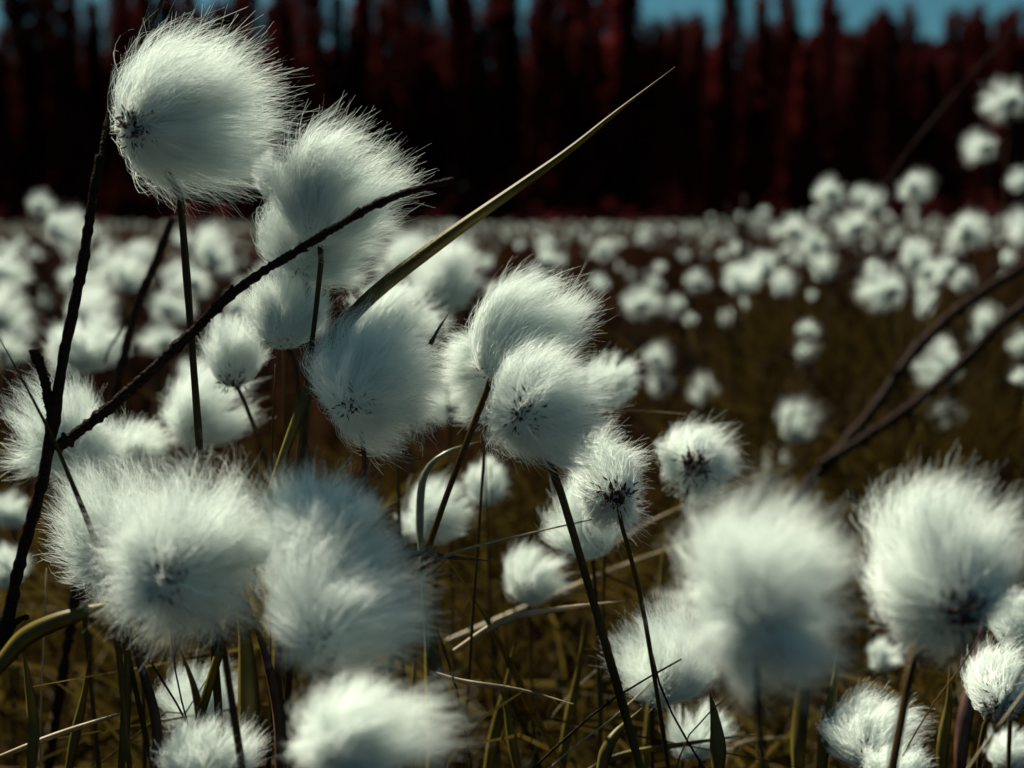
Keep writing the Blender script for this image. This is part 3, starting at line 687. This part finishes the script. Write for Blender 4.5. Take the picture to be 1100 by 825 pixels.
def put_tree(px, y, k, s, row):
    x = (px - 550) / 1180 * y
    b = empty('conifer' if k not in (2, 5) else 'leafless_tree', (x, y, 0)); b.rotation_euler = (rg.normal(0, .02), rg.normal(0, .025), rg.uniform(0, 6.28)); b.scale = (s, s, s)
    kind = 'dark spruce' if k not in (2, 5) else 'dark slender leafless tree'
    z = zone_t(px)
    tag(b, f'{kind} in the {row} row of the forest edge, {z}', 'tree', f'{kind}s, {row} row, {z} of the forest')
    obj('trunk', TV[k][0], b); obj('crown', TV[k][1], b)
# sky gaps of the photo lie between these front trees
x = -60
while x < 1165:
    tall = rg.random() < (.78 if x < 330 or 380 < x < 690 else .55)
    k = int(rg.choice([0, 2, 2, 5, 5, 5])); y = rg.uniform(33, 37)
    top = rg.uniform(-55, 20) if tall else rg.uniform(30, 65)
    if 700 < x < 765: top = rg.uniform(22, 38)
    if 1000 < x < 1110: top = rg.uniform(5, 45)
    if 895 < x < 950: top = rg.uniform(15, 45)
    hh = .5 + y * math.tan(math.atan((412.5 - top) / 1180) - PITCH)
    put_tree(x, y, k, hh / TV[k][2], 'front'); x += rg.uniform(4.5, 11)
x = -60
while x < 1165:
    k = int(rg.choice([0, 1, 3, 4])); y = rg.uniform(39, 44); top = rg.uniform(28, 75)
    hh = .5 + y * math.tan(math.atan((412.5 - top) / 1180) - PITCH)
    put_tree(x, y, k, hh / TV[k][2], 'back'); x += rg.uniform(14, 26)
# the wood behind reads as one mass
FV, FF, off = [], [], 0
src = [crown_mesh(190 + k, 1.0, .12, 500, z0=.0) for k in range(4)]
src = [(np.array(crown_mesh(190 + k, 9, 1.5, 900, z0=.0)[0]), crown_mesh(190 + k, 9, 1.5, 900, z0=.0)[1]) for k in range(4)]
for _ in range(170):
    y = rg.uniform(46, 60); xx = rg.uniform(-.58, .58) * y; top = rg.uniform(35, 85)
    hh = .5 + y * math.tan(math.atan((412.5 - top) / 1180) - PITCH)
    v, f = src[int(rg.integers(0, 4))]; s = hh / 9
    FV.append(v * np.array([1.2, 1.2, s]) + np.array([xx, y, 0])); FF.append(f + off); off += len(v)
tag(obj('far_wood', mesh_np('far_wood', np.vstack(FV), np.vstack(FF), M_WOOD)), 'dark solid mass of the wood behind the forest edge', 'wood', kind='stuff')
# undergrowth at the forest foot
n = 16000
yy = rg.uniform(27, 46, n); xx = rg.uniform(-.62, .62, n) * yy
zz = rg.random(n) ** 1.3 * (1.2 + .6 * np.sin(xx * .7) + .4 * np.sin(xx * 2.1)) * np.clip((yy - 26) / 6, .25, 1.3)
c = np.stack([xx, yy, zz], 1); dd = norm(rg.normal(0, 1, (n, 3))) * rg.uniform(.2, .5, (n, 1))
pth = np.stack([c, c + dd * .5, c + dd], 1)
v, f = ribbons(pth, np.tile([.12, .22, .02], (n, 1)), norm(rg.standard_normal((n, 3))))
tag(obj('undergrowth', mesh_np('undergrowth', v, f, M_UNDER)), 'dark low brushwood along the foot of the forest', 'brushwood', kind='stuff')

# ------------------------------------------------------------ ground
nx, ny = 90, 90
gx = np.sinh(np.linspace(-5.2, 5.2, nx)); gx = gx / gx[-1] * 400; gy = -3 + 500 * (np.linspace(0, 1, ny) ** 3.2)
X, Y = np.meshgrid(gx, gy, indexing='ij')
Z = .018 * np.sin(X * 3.1 + 1) * np.cos(Y * 2.7) * np.exp(-Y / 30) - .02
v = np.stack([X, Y, Z], -1).reshape(-1, 3)
i = np.arange(nx - 1)[:, None] * ny; j = np.arange(ny - 1)[None, :]
f = np.stack([i + j, i + ny + j, i + ny + j + 1, i + j + 1], -1).reshape(-1, 4)
tag(obj('ground', mesh_np('ground', v, f, M_GROUND, True)), kind='structure')

# ------------------------------------------------------------ light, sky, camera
EL, AZ = math.radians(52), math.radians(-42)
S = Vector((math.sin(AZ) * math.cos(EL), math.cos(AZ) * math.cos(EL), math.sin(EL)))
L = bpy.data.lights.new('sun', 'SUN'); L.energy = 5.0; L.angle = math.radians(.5); L.color = (1.0, .96, .76)
lo = bpy.data.objects.new('sun', L); COL.objects.link(lo); lo.rotation_euler = S.to_track_quat('Z', 'Y').to_euler(); lo.location = (0, 0, 20)
w = bpy.data.worlds.new('World'); sc.world = w; w.use_nodes = True
nt = w.node_tree; nt.nodes.clear()
sk = nt.nodes.new('ShaderNodeTexSky'); sk.sky_type = 'NISHITA'; sk.sun_disc = False
sk.sun_elevation = EL; sk.sun_rotation = AZ; sk.dust_density = .6; sk.ozone_density = 1.0
tint = nt.nodes.new('ShaderNodeMixRGB'); tint.blend_type = 'MULTIPLY'; tint.inputs[0].default_value = 1; tint.inputs[2].default_value = (.145, .315, .305, 1)
bg = nt.nodes.new('ShaderNodeBackground'); bg.inputs[1].default_value = .06
out = nt.nodes.new('ShaderNodeOutputWorld')
nt.links.new(sk.outputs[0], tint.inputs[1]); nt.links.new(tint.outputs[0], bg.inputs[0]); nt.links.new(bg.outputs[0], out.inputs[0])

cd = bpy.data.cameras.new('camera'); cd.sensor_width = 36; cd.lens = 36 * F_PX / 1100
cd.clip_start = .01; cd.clip_end = 2000
cd.dof.use_dof = True; cd.dof.focus_distance = FOCUS; cd.dof.aperture_fstop = 8.2
co = bpy.data.objects.new('camera', cd); COL.objects.link(co); co.location = CAM
co.rotation_euler = (math.radians(90) - PITCH, 0, 0)
sc.camera = co
sc.view_settings.view_transform = 'Standard'; sc.view_settings.look = 'None'
sc.view_settings.exposure = 1.22; sc.view_settings.gamma = 1; sc.view_settings.use_curve_mapping = False
sc.cycles.max_bounces = 8; sc.cycles.diffuse_bounces = 5
